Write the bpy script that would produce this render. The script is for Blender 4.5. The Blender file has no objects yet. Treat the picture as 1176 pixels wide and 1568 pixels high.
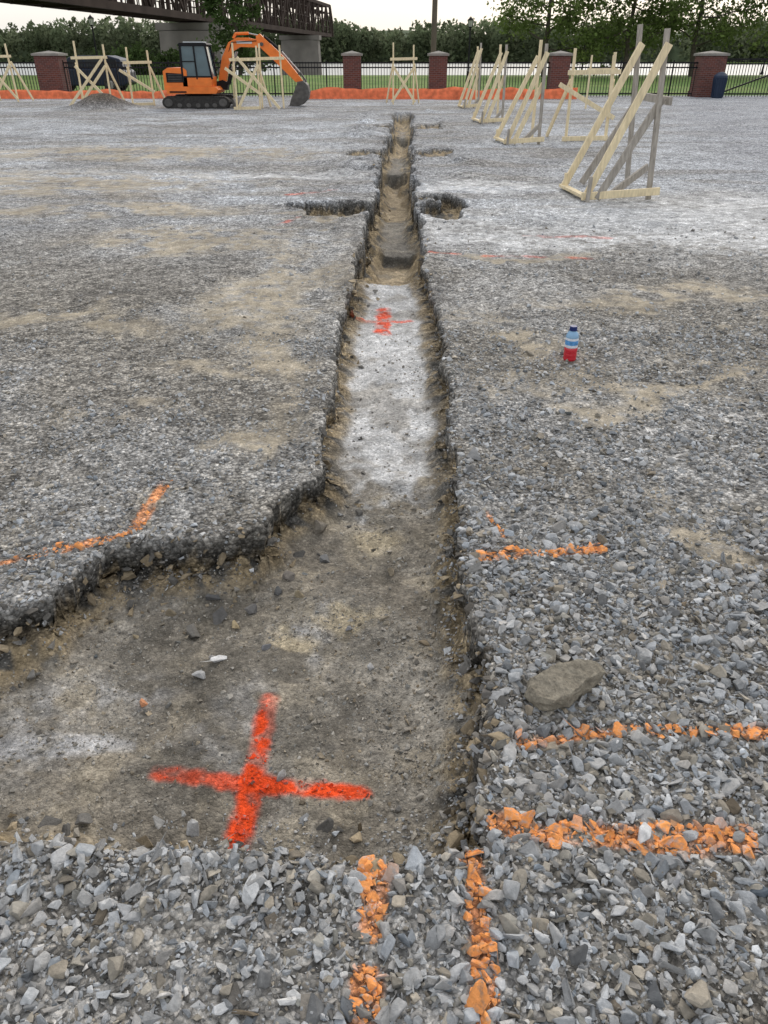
import bpy, bmesh, math, random
import numpy as np
from mathutils import Vector, Matrix
R_=math.radians
rng=np.random.default_rng(7)
random.seed(7)
scene=bpy.context.scene
COL=scene.collection

# ---------------------------------------------------------------- noise
def _hash(xi,yi,seed):
    h=(xi*374761393+yi*668265263+seed*1442695041)&0xffffffff
    h=((h^(h>>13))*1274126177)&0xffffffff
    return ((h^(h>>16))&0xffffff)/float(0xffffff)
def vn(x,y,seed=0):
    x0=np.floor(x);y0=np.floor(y)
    fx=x-x0;fy=y-y0
    xi=x0.astype(np.int64)+100000;yi=y0.astype(np.int64)+100000
    u=fx*fx*(3-2*fx);v=fy*fy*(3-2*fy)
    a=_hash(xi,yi,seed);b=_hash(xi+1,yi,seed);c=_hash(xi,yi+1,seed);d=_hash(xi+1,yi+1,seed)
    return (a*(1-u)+b*u)*(1-v)+(c*(1-u)+d*u)*v
def fbm(x,y,f,octv=3,seed=0,gain=.5):
    r=0;a=1;t=0
    for o in range(octv):
        ca,sa=math.cos(o*.7+.3),math.sin(o*.7+.3)
        r=r+a*vn((x*ca-y*sa)*f+o*17.3,(x*sa+y*ca)*f-o*9.1,seed+o*13)
        t+=a;a*=gain;f*=2.03
    return r/t
def sst(x,a,b):
    t=np.clip((x-a)/(b-a),0,1);return t*t*(3-2*t)
def mixc(c,t,col):
    return c*(1-t[...,None])+np.array(col)*t[...,None]
def blob(x,y,cx,cy,rx,ry,soft=.45):
    r=np.sqrt(((x-cx)/rx)**2+((y-cy)/ry)**2)
    return 1-sst(r,1-soft,1+soft)
def seg(x,y,ax,ay,bx,by):
    dx,dy=bx-ax,by-ay
    t=np.clip(((x-ax)*dx+(y-ay)*dy)/(dx*dx+dy*dy),0,1)
    return np.hypot(x-ax-t*dx,y-ay-t*dy)

# ---------------------------------------------------------------- site
LY=[0,1.0,2.3,2.65,3.0,3.9,5.2,6.4,8.2,10.7,14.8,20.9,27,30]
LX=[-.6,-.6,-.5,-.43,-.30,-.31,-.32,-.25,-.24,-.17,-.09,.15,.27,.3]
RY=[0,1.1,1.78,2.3,2.9,3.9,5.2,6.4,8.2,10.7,14.8,20.9,27,30]
RX=[.22,.23,.31,.30,.32,.38,.39,.36,.41,.47,.54,.74,.94,1.0]
DY=[0,1.0,2.6,3.2,6.9,6.99,8.75,8.82,10.9,11.0,14.6,14.68,17,17.1,21.0,21.1,23,23.1,30]
DD=[.21,.21,.20,.18,.17,.46,.46,.36,.36,.46,.46,.24,.24,.42,.42,.20,.20,.34,.34]
LEDGE=[6.95,8.79,14.64,21.05]
RED=[((-.655,1.485),(-.40,1.45),.028,.75),((-.40,1.455),(-.07,1.42),.032,1),((-.37,1.765),(-.392,1.25),.034,1),
     ((-.20,5.80),(.20,5.78),.035,.8),((-.005,6.08),(-.01,5.46),.055,.9),
     ((-1.15,8.7),(-1.0,9.2),.04,.5),((.45,7.35),(1.9,7.15),.04,.45),((1.5,8.2),(2.3,8.1),.05,.35),((-1.3,10.9),(-.7,11.4),.05,.4)]
ORG=[((-.96,2.90),(-1.0,2.50),.024),((-1.5,2.25),(-1.0,2.48),.020),((.372,2.30),(.81,2.36),.024),
     ((.42,2.62),(.47,2.45),.012),((.368,1.42),(.66,1.46),.016),((.66,1.46),(1.15,1.45),.018),
     ((.29,1.15),(.85,1.125),.036),((.205,1.07),(.20,.66),.026),((-.02,1.06),(-.03,.92),.032),
     ((-.035,.80),(-.05,.68),.032)]
PADS=[(-.62,9.95,.46,.62,.8),(.70,10.0,.36,.70,.8),(-.35,15.9,.42,.6,.4),(.95,15.9,.32,.6,.4),(-.2,21.8,.45,.7,.4),(1.2,21.8,.40,.7,.4)]
def excav(x,y):
    far=np.clip(y/6,.95,2.2)
    wx=x+far*(.10*(fbm(x,y,2.4,2,1)-.5)+.065*(fbm(x,y,9,2,2)-.5))+.028*(fbm(x,y,34,2,22)-.5)
    wy=y+far*(.10*(fbm(x,y,2.4,2,3)-.5)+.065*(fbm(x,y,9,2,4)-.5))+.028*(fbm(x,y,34,2,23)-.5)
    L=np.interp(wy,LY,LX);R=np.interp(wy,RY,RX)
    dt=np.minimum(np.minimum(wx-L,R-wx),np.minimum(wy-1.09,27.5-wy))
    Yt=np.interp(wx,[-2.2,-1.9,-1.27,-1.12,-1.02,-.67,-.47,-.41,-.28,.3],[1.88,1.92,2.00,2.08,2.36,2.44,2.52,2.76,3.0,3.0])
    Yb=np.interp(wx,[-2.2,-1.0,-.6,-.3,.3],[1.15,1.13,1.06,1.09,1.10])
    d=np.maximum(dt,np.minimum(np.minimum(Yt-wy,wy-Yb),np.minimum(R-wx,wx+2.1)))
    b1=fbm(x,y,1.6,3,61)-.5;b2=fbm(x,y,1.6,3,62)-.5
    px=wx+.45*b1;py=wy+.9*b2
    for (cx,cy,rx,ry,_) in PADS:
        q=(np.abs((px-cx)/rx)**3.5+np.abs((py-cy)/ry)**3.5)**(1/3.5)
        d=np.maximum(d,(1-q)*min(rx,ry))
    return d,wx,wy
def masks(x,y):
    n=fbm(x,y,1.1,4,50); n2=fbm(x,y,4.5,3,51); n3=fbm(x,y,2.2,4,52)
    jx=x+1.3*(n-.5)+.4*(n2-.5); jy=y+1.5*(n3-.5)+.45*(n2-.5)
    tan=np.zeros_like(x)
    for b in [(1.9,4.15,1.3,.28),(2.6,5.9,1.3,.28),(-.75,6.2,.5,1.3),(-.6,4.6,.22,.9),(-1.9,8.0,1.3,.5),(-5.5,12,3.2,1.3),(-3.6,9.7,1.7,.5),
              (1.35,2.55,.16,.15),(1.1,7.4,.7,.16),(-.75,9.3,.5,.2),(-4.5,16,3.5,1.2),(-1.35,4.1,.4,.25),(.8,5.0,.3,.5),(-.5,3.3,.16,.35),(-2.6,5.2,.9,.3)]:
        tan=np.maximum(tan,blob(jx,jy,*b,soft=.7))
    tan=np.clip(tan*sst(n2+.6*(n3-.5),.28,.58)*1.1,0,1)
    lime=np.zeros_like(x)
    for b in [(2.0,8.3,1.7,.6),(3.8,7.9,1.3,.8),(4.6,9.5,2.6,1.3),(1.0,9.1,.5,.3),(1.5,11.6,1.2,.5),(-1.5,12.8,1.3,.35),(.9,8.2,.5,.35)]:
        lime=np.maximum(lime,blob(jx,jy,*b,soft=.6))
    return tan,lime,n,n2
def paint(x,y):
    e=.016*(fbm(x,y,40,2,70)-.5)+.026*(fbm(x,y,9,2,71)-.5)
    r=np.zeros_like(x);o=np.zeros_like(x)
    for a,b,w,k in RED:
        dd=seg(x,y,*a,*b)+e*(1 if w<.045 else 2); r=np.maximum(r,k*(1-sst(dd,w*.55,w*1.3)))
    r=r*np.where(y>7,sst(fbm(x,y,5,3,73),.35,.55),1)
    for a,b,w in ORG:
        dd=seg(x,y,*a,*b)+e; o=np.maximum(o,1-sst(dd,w*.6,w*1.3))
    o=o*(.35+.65*sst(fbm(x,y,14,2,72),.2,.4))
    return r,o
def height(x,y,d=None,wy=None):
    if d is None: d,_,wy=excav(x,y)
    k=1+.10*np.clip(y-3,0,30)
    talus=np.where(y<3.1,np.interp(x,[-1.3,-.8,-.25,.0,.1],[.26,.20,.15,.10,.13]),.12)*k*(.7+.6*fbm(x,y,3,2,18))
    crust=np.where(y<3.1,.60,.70)+.3*(fbm(x,y,5,2,19)-.5)
    s1=sst(d,0,.028*k);s2=sst(d,.015*k,talus)
    s=crust*s1+(1-crust)*s2
    dep=np.interp(wy,DY,DD)
    off=(x<np.interp(y,LY,LX)-.05)|(x>np.interp(y,RY,RX)+.05)
    dep=np.where((y>8)&(y<13)&off,dep*.66,dep);dep=np.where((y>13)&off,dep*.45,dep)
    z=-dep*s
    wall=4*s*(1-s)
    act=1-sst(y,35,40)
    z=z+wall*(.07*(fbm(x,y,16,3,5)-.5))
    z=z+.016*np.exp(-((d+.05)/.05)**2)*act
    z=z+act*((.05*(fbm(x,y,.5,3,8)-.5))*(1-.7*s)+(.03+.028*s)*(fbm(x,y,4.2,3,9)-.5)+(.009+.012*s)*(fbm(x,y,22,3,10)-.5))
    rut=np.sin((x+.25*y)*5.2)*np.clip(fbm(x,y,.35,2,12)-.45,0,1)*.05*(x<-.8)*(y>3)
    z=z+act*rut
    z=z+.50*np.exp(-(((x+9.75)/.95)**2+((y-29.6)/.7)**2))*(.75+.5*fbm(x,y,3,3,14))
    z=z+.12*np.exp(-(((x+4.8)/1.6)**2+((y-31)/1.)**2))
    z=z+.10*sst(fbm(x,y,1.2,3,15),.5,.7)*np.exp(-((np.abs(x-.4)-.9)/.5)**2)*sst(y,11,14)*(1-sst(y,28,31))
    z=z+np.interp(y,[84,92,700,722,3200],[0,-7,-7,-3.5,-2.5])
    return z,s,wall
def colour(x,y,d,s,wall,wy):
    tan,lime,n,n2=masks(x,y)
    nf=fbm(x,y,17,3,30); nl=fbm(x,y,.45,3,31)
    c=np.zeros(x.shape+(3,))+np.array([.285,.268,.24])
    c=mixc(c,sst(n,.40,.62),(.375,.368,.355))
    c=mixc(c,sst(n2,.52,.72)*.5,(.19,.18,.165))
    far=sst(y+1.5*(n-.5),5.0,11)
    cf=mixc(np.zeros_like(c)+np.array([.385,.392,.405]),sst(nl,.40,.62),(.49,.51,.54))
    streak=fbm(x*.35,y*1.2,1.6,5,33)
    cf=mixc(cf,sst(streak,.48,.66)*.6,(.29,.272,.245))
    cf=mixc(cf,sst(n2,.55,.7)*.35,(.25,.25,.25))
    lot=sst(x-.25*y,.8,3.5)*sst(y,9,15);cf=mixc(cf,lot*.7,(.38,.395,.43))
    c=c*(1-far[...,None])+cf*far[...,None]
    u=x+.27*y+.5*(fbm(x,y,.12,2,35)-.5)*2
    tr=np.zeros_like(x)
    for u0 in (-3.1,-1.55,-.6,.55,1.5,-4.6,2.9): tr=np.maximum(tr,np.exp(-((u-u0)/.15)**2))
    tr=tr*(x<-.6)*sst(y,5,9)*(.5+.5*np.sin(y*34+x*8))*sst(fbm(x,y,.6,3,36),.4,.6)
    c=mixc(c,tr*.4,(.21,.195,.17))
    c=mixc(c,tan*.85*sst(nf,.1,.55),(.45,.39,.295))
    c=mixc(c,lime*.9*sst(nf+.6*(n2-.5),.2,.6),(.70,.705,.71))
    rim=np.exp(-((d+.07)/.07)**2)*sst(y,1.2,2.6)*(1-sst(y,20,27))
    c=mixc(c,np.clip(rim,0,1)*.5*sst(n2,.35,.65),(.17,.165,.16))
    fl=sst(d,.03,.10)
    floor=mixc(np.zeros_like(c)+np.array([.245,.22,.182]),sst(n2,.38,.62),(.315,.29,.25))
    floor=mixc(floor,sst(fbm(x,y,8,3,41),.50,.64)*.6,(.40,.35,.27))
    sec=((y>6.95)&(y<8.75))|((y>11)&(y<14.6))|((y>17)&(y<21.0))|(y>23)
    floor=mixc(floor,sec*.85*sst(n2,.15,.45),(.48,.39,.265))
    dk=((y>8.75)&(y<11))|((y>14.7)&(y<17))|((y>21.1)&(y<23))
    floor=mixc(floor,dk*.6,(.24,.23,.21))
    floor=mixc(floor,sst(fbm(x,y,3,4,44),.48,.62)*.55*(y<3),(.14,.13,.112))
    lm=sst(wy+.55*(n2-.5)+.5*(nf-.5),3.0,3.35)*(1-sst(y,6.9,7.0))*sst(d+.06*(nf-.5),.06,.15)
    floor=mixc(floor,lm*(.5+.5*sst(n2+.4*(nf-.5),.3,.55)),(.64,.64,.64))
    for b,a in [((-1.0,1.60,.26,.05),.75),((-.95,1.80,.2,.10),.4),((-.2,2.10,.08,.16),.4),((-.5,1.65,.14,.2),.25),((-1.35,1.6,.3,.2),.45)]:
        floor=mixc(floor,blob(x+.3*(n2-.5),y+.2*(n-.5),*b)*a*sst(nf,.3,.6),(.58,.58,.59))
    for b in [(-.12,2.20,.12,.07),(-.32,2.06,.09,.06),(-.02,2.7,.1,.08)]:
        floor=mixc(floor,blob(x+.12*(n2-.5),y+.12*(nf-.5),*b)*.8,(.47,.40,.28))
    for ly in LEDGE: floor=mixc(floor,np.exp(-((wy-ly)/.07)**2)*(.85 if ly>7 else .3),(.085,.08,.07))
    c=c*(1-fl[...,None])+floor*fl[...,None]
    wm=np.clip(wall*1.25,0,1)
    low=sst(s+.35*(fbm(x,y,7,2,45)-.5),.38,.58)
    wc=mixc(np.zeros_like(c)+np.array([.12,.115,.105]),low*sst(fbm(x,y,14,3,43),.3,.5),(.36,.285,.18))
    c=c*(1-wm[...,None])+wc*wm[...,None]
    c=mixc(c,np.clip(1.3*np.exp(-(((x+9.75)/1.0)**2+((y-29.6)/.75)**2)),0,1),(.14,.115,.09))
    g=sst(y+.6*(nl-.5),39.6,40.4)
    gr=mixc(np.zeros_like(c)+np.array([.11,.19,.045]),sst(nl,.4,.6),(.16,.22,.065))
    c=c*(1-g[...,None])+gr*g[...,None]
    r,o=paint(x,y);o=o*(1-sst(d,.0,.03))
    c=mixc(c,r*(.35+.65*sst(nf,.32,.52)),(.88,.09,.022))
    c=mixc(c,o*.7*sst(nf,.3,.55),(.88,.32,.10))
    peb=(1-fl)*(1-.75*tan)*(1-.5*lime)+.35*fl
    return c,peb*(1-g)

# ---------------------------------------------------------------- node helpers
def new_mat(name):
    m=bpy.data.materials.new(name);m.use_nodes=True
    nt=m.node_tree;b=nt.nodes['Principled BSDF'];return m,nt,b
def N(nt,t,**kw):
    n=nt.nodes.new(t)
    for k,v in kw.items(): setattr(n,k,v)
    return n
def link(nt,a,b): nt.links.new(a,b)
def math_(nt,op,a,b=None,c=None,clamp=False):
    n=N(nt,'ShaderNodeMath',operation=op,use_clamp=clamp)
    for i,v in enumerate([a,b,c]):
        if v is None: continue
        if isinstance(v,(int,float)): n.inputs[i].default_value=v
        else: link(nt,v,n.inputs[i])
    return n.outputs[0]
def mrange(nt,v,a,b,c,d):
    n=N(nt,'ShaderNodeMapRange');link(nt,v,n.inputs[0])
    for i,k in enumerate((a,b,c,d)): n.inputs[i+1].default_value=k
    return n.outputs[0]
def vmul(nt,col,fac):
    n=N(nt,'ShaderNodeVectorMath',operation='SCALE');link(nt,col,n.inputs[0]);link(nt,fac,n.inputs['Scale']);return n.outputs[0]
def simple(name,col,rough=.7,var=.25,scale=8,metal=0,bump=.0,stretch=None,spec=.3,rgh=.5):
    m,nt,b=new_mat(name)
    tc=N(nt,'ShaderNodeTexCoord');mp=N(nt,'ShaderNodeMapping');link(nt,tc.outputs['Object'],mp.inputs[0])
    if stretch: mp.inputs['Scale'].default_value=stretch
    nz=N(nt,'ShaderNodeTexNoise');nz.inputs['Scale'].default_value=scale;nz.inputs['Detail'].default_value=6;nz.inputs['Roughness'].default_value=rgh
    link(nt,mp.outputs[0],nz.inputs['Vector'])
    f=mrange(nt,nz.outputs[0],.25,.75,1-var,1+var)
    a=N(nt,'ShaderNodeRGB');a.outputs[0].default_value=(*col,1);src=a.outputs[0]
    link(nt,vmul(nt,src,f),b.inputs['Base Color'])
    b.inputs['Roughness'].default_value=rough;b.inputs['Metallic'].default_value=metal
    b.inputs['Specular IOR Level'].default_value=spec
    if bump:
        bp=N(nt,'ShaderNodeBump');bp.inputs['Strength'].default_value=bump;bp.inputs['Distance'].default_value=.01
        link(nt,nz.outputs[0],bp.inputs['Height']);link(nt,bp.outputs[0],b.inputs['Normal'])
    return m

def ground_mat():
    m,nt,b=new_mat('ground_gravel_soil')
    geo=N(nt,'ShaderNodeNewGeometry');P=geo.outputs['Position']
    col=N(nt,'ShaderNodeAttribute',attribute_name='col');peb=N(nt,'ShaderNodeAttribute',attribute_name='peb').outputs['Fac']
    nzw=N(nt,'ShaderNodeTexNoise');nzw.inputs['Scale'].default_value=30;link(nt,P,nzw.inputs['Vector'])
    add=N(nt,'ShaderNodeVectorMath',operation='MULTIPLY_ADD');link(nt,nzw.outputs['Color'],add.inputs[0]);add.inputs[1].default_value=(.012,.012,.012);link(nt,P,add.inputs[2])
    v1=N(nt,'ShaderNodeTexVoronoi');v1.inputs['Scale'].default_value=62;link(nt,add.outputs[0],v1.inputs['Vector'])
    v2=N(nt,'ShaderNodeTexVoronoi');v2.inputs['Scale'].default_value=150;link(nt,add.outputs[0],v2.inputs['Vector'])
    v3=N(nt,'ShaderNodeTexVoronoi');v3.inputs['Scale'].default_value=24;link(nt,add.outputs[0],v3.inputs['Vector'])
    def cell(v,lo,hi):
        s=N(nt,'ShaderNodeSeparateColor');link(nt,v.outputs['Color'],s.inputs[0]);return mrange(nt,s.outputs[0],0,1,lo,hi)
    e1=mrange(nt,v1.outputs['Distance'],.25,.75,1.1,.55)
    f1=math_(nt,'MULTIPLY',cell(v1,.45,1.7),e1)
    f3=cell(v3,.66,1.36)
    f1=math_(nt,'MULTIPLY',f1,f3)
    f1=math_(nt,'ADD',math_(nt,'MULTIPLY',math_(nt,'SUBTRACT',f1,1.0),peb),1.0)
    f2=cell(v2,.78,1.24)
    n1=N(nt,'ShaderNodeTexNoise');n1.inputs['Scale'].default_value=7;n1.inputs['Detail'].default_value=9;n1.inputs['Roughness'].default_value=.68;link(nt,P,n1.inputs['Vector'])
    f4=mrange(nt,n1.outputs[0],.3,.7,.62,1.38)
    n6=N(nt,'ShaderNodeTexNoise');n6.inputs['Scale'].default_value=.9;n6.inputs['Detail'].default_value=8;n6.inputs['Roughness'].default_value=.62;link(nt,P,n6.inputs['Vector'])
    f6=mrange(nt,n6.outputs[0],.3,.7,.78,1.22)
    f=math_(nt,'MULTIPLY',math_(nt,'MULTIPLY',math_(nt,'MULTIPLY',f1,f2),f4),f6)
    link(nt,vmul(nt,col.outputs['Color'],f),b.inputs['Base Color'])
    b.inputs['Roughness'].default_value=.92;b.inputs['Specular IOR Level'].default_value=.15
    hgt=math_(nt,'ADD',math_(nt,'MULTIPLY',math_(nt,'MULTIPLY',v1.outputs['Distance'],-1.0),peb),math_(nt,'MULTIPLY',v2.outputs['Distance'],-.35))
    n5=N(nt,'ShaderNodeTexNoise');n5.inputs['Scale'].default_value=45;n5.inputs['Detail'].default_value=6;n5.inputs['Roughness'].default_value=.7;link(nt,P,n5.inputs['Vector'])
    hgt=math_(nt,'ADD',hgt,math_(nt,'MULTIPLY',n5.outputs[0],1.3))
    bp=N(nt,'ShaderNodeBump');bp.inputs['Strength'].default_value=.95;bp.inputs['Distance'].default_value=.013
    link(nt,hgt,bp.inputs['Height']);link(nt,bp.outputs[0],b.inputs['Normal'])
    return m
GM=ground_mat()

def axis(segs):
    out=[]
    for a,b,s in segs:
        n=max(1,int(round((b-a)/s)));out+=list(np.linspace(a,b,n,endpoint=False))
    return out
def grow(a,b,s,k):
    out=[];v=a
    while v<b: out.append(v);v+=s;s*=k
    return out
xp=axis([(0,1.3,.0075)])+axis([(1.3,2.6,.016)])+grow(2.6,2600,.03,1.035)+[2600]
xs=np.array(sorted(set([-v for v in xp]+xp)))
ys=np.array([-2600,-900,-300,-100,-40,-15,-6,-3,-1.5,-.6]+axis([(-.2,.55,.05),(.55,3.2,.0075),(3.2,7.2,.015),(7.2,12,.025)])+grow(12,40,.035,1.012)+grow(40,3200,.5,1.05)+[3200])
X,Y=np.meshgrid(xs,ys)
x=X.ravel();y=Y.ravel()
d,wx,wy=excav(x,y)
z,s,wall=height(x,y,d,wy)
c,peb=colour(x,y,d,s,wall,wy)
nx,ny=len(xs),len(ys)
D=d.reshape(ny,nx)
gy,gx=np.gradient(D,ys,xs);gl=np.sqrt(gx*gx+gy*gy)+1e-6
under=np.exp(-((d-.042)/.022)**2)*(y>.9)*(y<12)*sst(fbm(x,y,3.5,3,77),.32,.55)*.055
xo=x-(gx/gl).ravel()*under;yo=y-(gy/gl).ravel()*under
me=bpy.data.meshes.new('ground')
co=np.stack([xo,yo,z],1).astype(np.float32)
me.vertices.add(nx*ny);me.vertices.foreach_set('co',co.ravel())
i=np.arange(nx-1)[None,:]+np.arange(ny-1)[:,None]*nx
q=np.stack([i,i+1,i+1+nx,i+nx],-1).reshape(-1,4).astype(np.int32)
me.loops.add(q.size);me.loops.foreach_set('vertex_index',q.ravel())
me.polygons.add(len(q));me.polygons.foreach_set('loop_start',np.arange(0,q.size,4,dtype=np.int32))
me.polygons.foreach_set('use_smooth',np.ones(len(q),dtype=bool))
me.update(calc_edges=True)
a=me.attributes.new('col','FLOAT_COLOR','POINT');a.data.foreach_set('color',np.concatenate([c,np.ones((len(c),1))],1).astype(np.float32).ravel())
a=me.attributes.new('peb','FLOAT','POINT');a.data.foreach_set('value',peb.astype(np.float32))
me.materials.append(GM)
ground=bpy.data.objects.new('ground',me);COL.objects.link(ground)

# ---------------------------------------------------------------- gravel (instanced stones)
protos=bpy.data.collections.new('stone_shapes')
sm,nt,b=new_mat('crushed_stone')
at=N(nt,'ShaderNodeAttribute',attribute_name='col',attribute_type='INSTANCER')
pc=N(nt,'ShaderNodeAttribute',attribute_name='pcol',attribute_type='INSTANCER')
pf=N(nt,'ShaderNodeAttribute',attribute_name='pfac',attribute_type='INSTANCER')
tc=N(nt,'ShaderNodeTexCoord')
nz=N(nt,'ShaderNodeTexNoise');nz.inputs['Scale'].default_value=1.6;nz.inputs['Detail'].default_value=6;nz.inputs['Roughness'].default_value=.7
link(nt,tc.outputs['Object'],nz.inputs['Vector'])
geo=N(nt,'ShaderNodeNewGeometry');sn=N(nt,'ShaderNodeSeparateXYZ');link(nt,geo.outputs['Normal'],sn.inputs[0])
up=mrange(nt,sn.outputs[2],-.1,.45,0,1)
nz2=N(nt,'ShaderNodeTexNoise');nz2.inputs['Scale'].default_value=70;nz2.inputs['Detail'].default_value=4;link(nt,geo.outputs['Position'],nz2.inputs['Vector'])
cov=math_(nt,'MULTIPLY',math_(nt,'MULTIPLY',pf.outputs['Fac'],up),mrange(nt,nz2.outputs[0],.34,.50,.35,1))
mx=N(nt,'ShaderNodeMix',data_type='RGBA');link(nt,cov,mx.inputs[0]);link(nt,at.outputs['Color'],mx.inputs[6]);link(nt,pc.outputs['Color'],mx.inputs[7])
link(nt,vmul(nt,mx.outputs[2],mrange(nt,nz.outputs[0],.3,.7,.72,1.25)),b.inputs['Base Color'])
b.inputs['Roughness'].default_value=.88;b.inputs['Specular IOR Level'].default_value=.2
bp=N(nt,'ShaderNodeBump');bp.inputs['Strength'].default_value=.35;bp.inputs['Distance'].default_value=.2
link(nt,nz.outputs[0],bp.inputs['Height']);link(nt,bp.outputs[0],b.inputs['Normal'])
NP=14
for k in range(NP):
    bm=bmesh.new()
    ax=(1,random.uniform(.55,.9),random.uniform(.35,.7))
    for j in range(random.choice([9,11,14])):
        v=Vector((random.gauss(0,1),random.gauss(0,1),random.gauss(0,1))).normalized()
        v=Vector([math.copysign(abs(t)**.75,t) for t in v])*random.uniform(.8,1.05)
        bm.verts.new((v.x*ax[0],v.y*ax[1],v.z*ax[2]))
    r=bmesh.ops.convex_hull(bm,input=bm.verts)
    for v in [v for v in bm.verts if not v.link_faces]: bm.verts.remove(v)
    if k<9: bmesh.ops.bevel(bm,geom=bm.edges[:],offset=.05,segments=1,affect='EDGES')
    mm=bpy.data.meshes.new('stone_shape');bm.to_mesh(mm);bm.free();mm.materials.append(sm)
    protos.objects.link(bpy.data.objects.new('stone_shape_%02d'%k,mm))
def sample(n,y0,y1):
    yy=rng.uniform(y0,y1,n*2);ww=.62*yy+.75
    keep=rng.uniform(0,1,n*2)<ww/ww.max();yy=yy[keep][:n]
    xx=rng.uniform(-1,1,len(yy))*(.62*yy+.75);return xx,yy
def stones(n,y0,y1,r0,sig,kind):
    xx,yy=sample(n,y0,y1)
    d,wx,wy=excav(xx,yy)
    tan,lime,nn,n2=masks(xx,yy)
    R=np.interp(yy,RY,RX)
    lf=.14+.62*sst(nn+.6*(n2-.5),.40,.66)
    dens=np.where(xx<0,lf,.5)
    right=(xx>R-.05)
    dens=np.where(right,np.interp(yy,[0,2.2,3,4,6,9],[1.0,1.0,.85,.55,.4,.25])*(.35+.95*sst(n2,.25,.55)),dens)
    dens=np.where(right&(yy<2.1),.95,dens)
    dens=np.maximum(dens,.85*blob(xx,yy,-1.15,2.95,.65,.5)*sst(n2,.2,.5))
    dens=np.where(yy<1.12,.22+.72*sst(nn+.8*(n2-.5),.36,.60)+.6*sst(xx,.05,.45)+.5*np.exp(-((yy-1.06)/.06)**2),dens)
    dens=dens*(1-.9*tan)*(1-.5*lime)*(1-sst(yy,6.0,10.5))
    inn=sst(d,.0,.05)
    fl=(.08 if kind=='big' else .34)*(.4+1.3*sst(n2,.35,.6))
    dens=dens*(1-inn)+inn*fl
    if kind=='big':
        dens=np.where((d>0)&(d<.12),.26,dens)
        dens=np.where((d>0)&(yy<1.32),.9*np.exp(-(d/.07)**2)+.08,dens)
    lmz=(d>.03)&(yy>3.1)
    dens=np.where(lmz,.035 if kind=='big' else .14,dens)
    if kind=='clod':
        dens=(.5*np.exp(-((d-.015)/.03)**2)*(.2+1.5*sst(n2,.4,.6))+.10*((d>0)&(d<.22)&(xx<0.1)))*np.where(yy>8,.5,1)
    k=rng.uniform(0,1,len(xx))<dens
    xx,yy,d,n2,R=xx[k],yy[k],d[k],n2[k],R[k]
    wyk=wy[k];m=len(xx)
    r=r0*np.exp(rng.normal(0,sig,m));r=np.clip(r,r0*.35,r0*2.6)
    left=(xx<0)&(yy>1.15);r=np.where(left&(kind!='clod'),r*.78,r)
    r=np.where((d>.02)&(kind=='big')&(yy>1.35),r*.75,r)
    z,s,wall=height(xx,yy,d,wyk)
    z=z+r*rng.uniform(-.25,.40,m)
    g=np.clip(rng.normal(.375,.11,m),.14,.70)
    g=g*np.interp(yy,[2.5,5],[1,1.1])
    tint=rng.normal(0,.011,m)
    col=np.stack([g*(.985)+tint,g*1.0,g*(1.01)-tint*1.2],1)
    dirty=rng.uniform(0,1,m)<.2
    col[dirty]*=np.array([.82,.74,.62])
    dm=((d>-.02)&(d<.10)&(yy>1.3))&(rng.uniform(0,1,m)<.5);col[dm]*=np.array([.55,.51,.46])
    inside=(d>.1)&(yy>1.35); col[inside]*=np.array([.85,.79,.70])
    if kind=='clod':
        v=rng.uniform(.6,1.6,m)[:,None];col=np.where(rng.uniform(0,1,m)[:,None]<.5,np.array([.15,.143,.132])*v,np.array([.29,.235,.16])*v)
    rd,og=paint(xx,yy);og=og*(1-sst(d,.0,.03))
    v=rng.uniform(.85,1.1,m)[:,None]
    pcol=np.where((og>rd)[:,None],np.array([.92,.37,.12])*v,np.array([.87,.08,.02])*v)
    keepo=(rng.uniform(0,1,m)<.9)
    pfac=np.maximum(sst(rd,.2,.7),sst(og,.15,.5)*keepo)
    if kind=='clod': pfac=pfac*0
    return np.stack([xx,yy,z],1),r,np.clip(col,.02,.9),np.clip(pcol,0,.95),pfac
parts=[stones(36000,.45,2.6,.0120,.45,'big'),stones(34000,2.6,5,.0110,.40,'big'),stones(30000,5,10.5,.0115,.38,'big'),
       stones(60000,.45,2.6,.0048,.35,'small'),stones(50000,2.6,5.5,.0060,.3,'small'),
       stones(24000,.9,3.2,.013,.55,'clod'),stones(18000,3.2,8,.014,.5,'clod'),stones(7000,8,14,.022,.4,'clod')]
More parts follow.
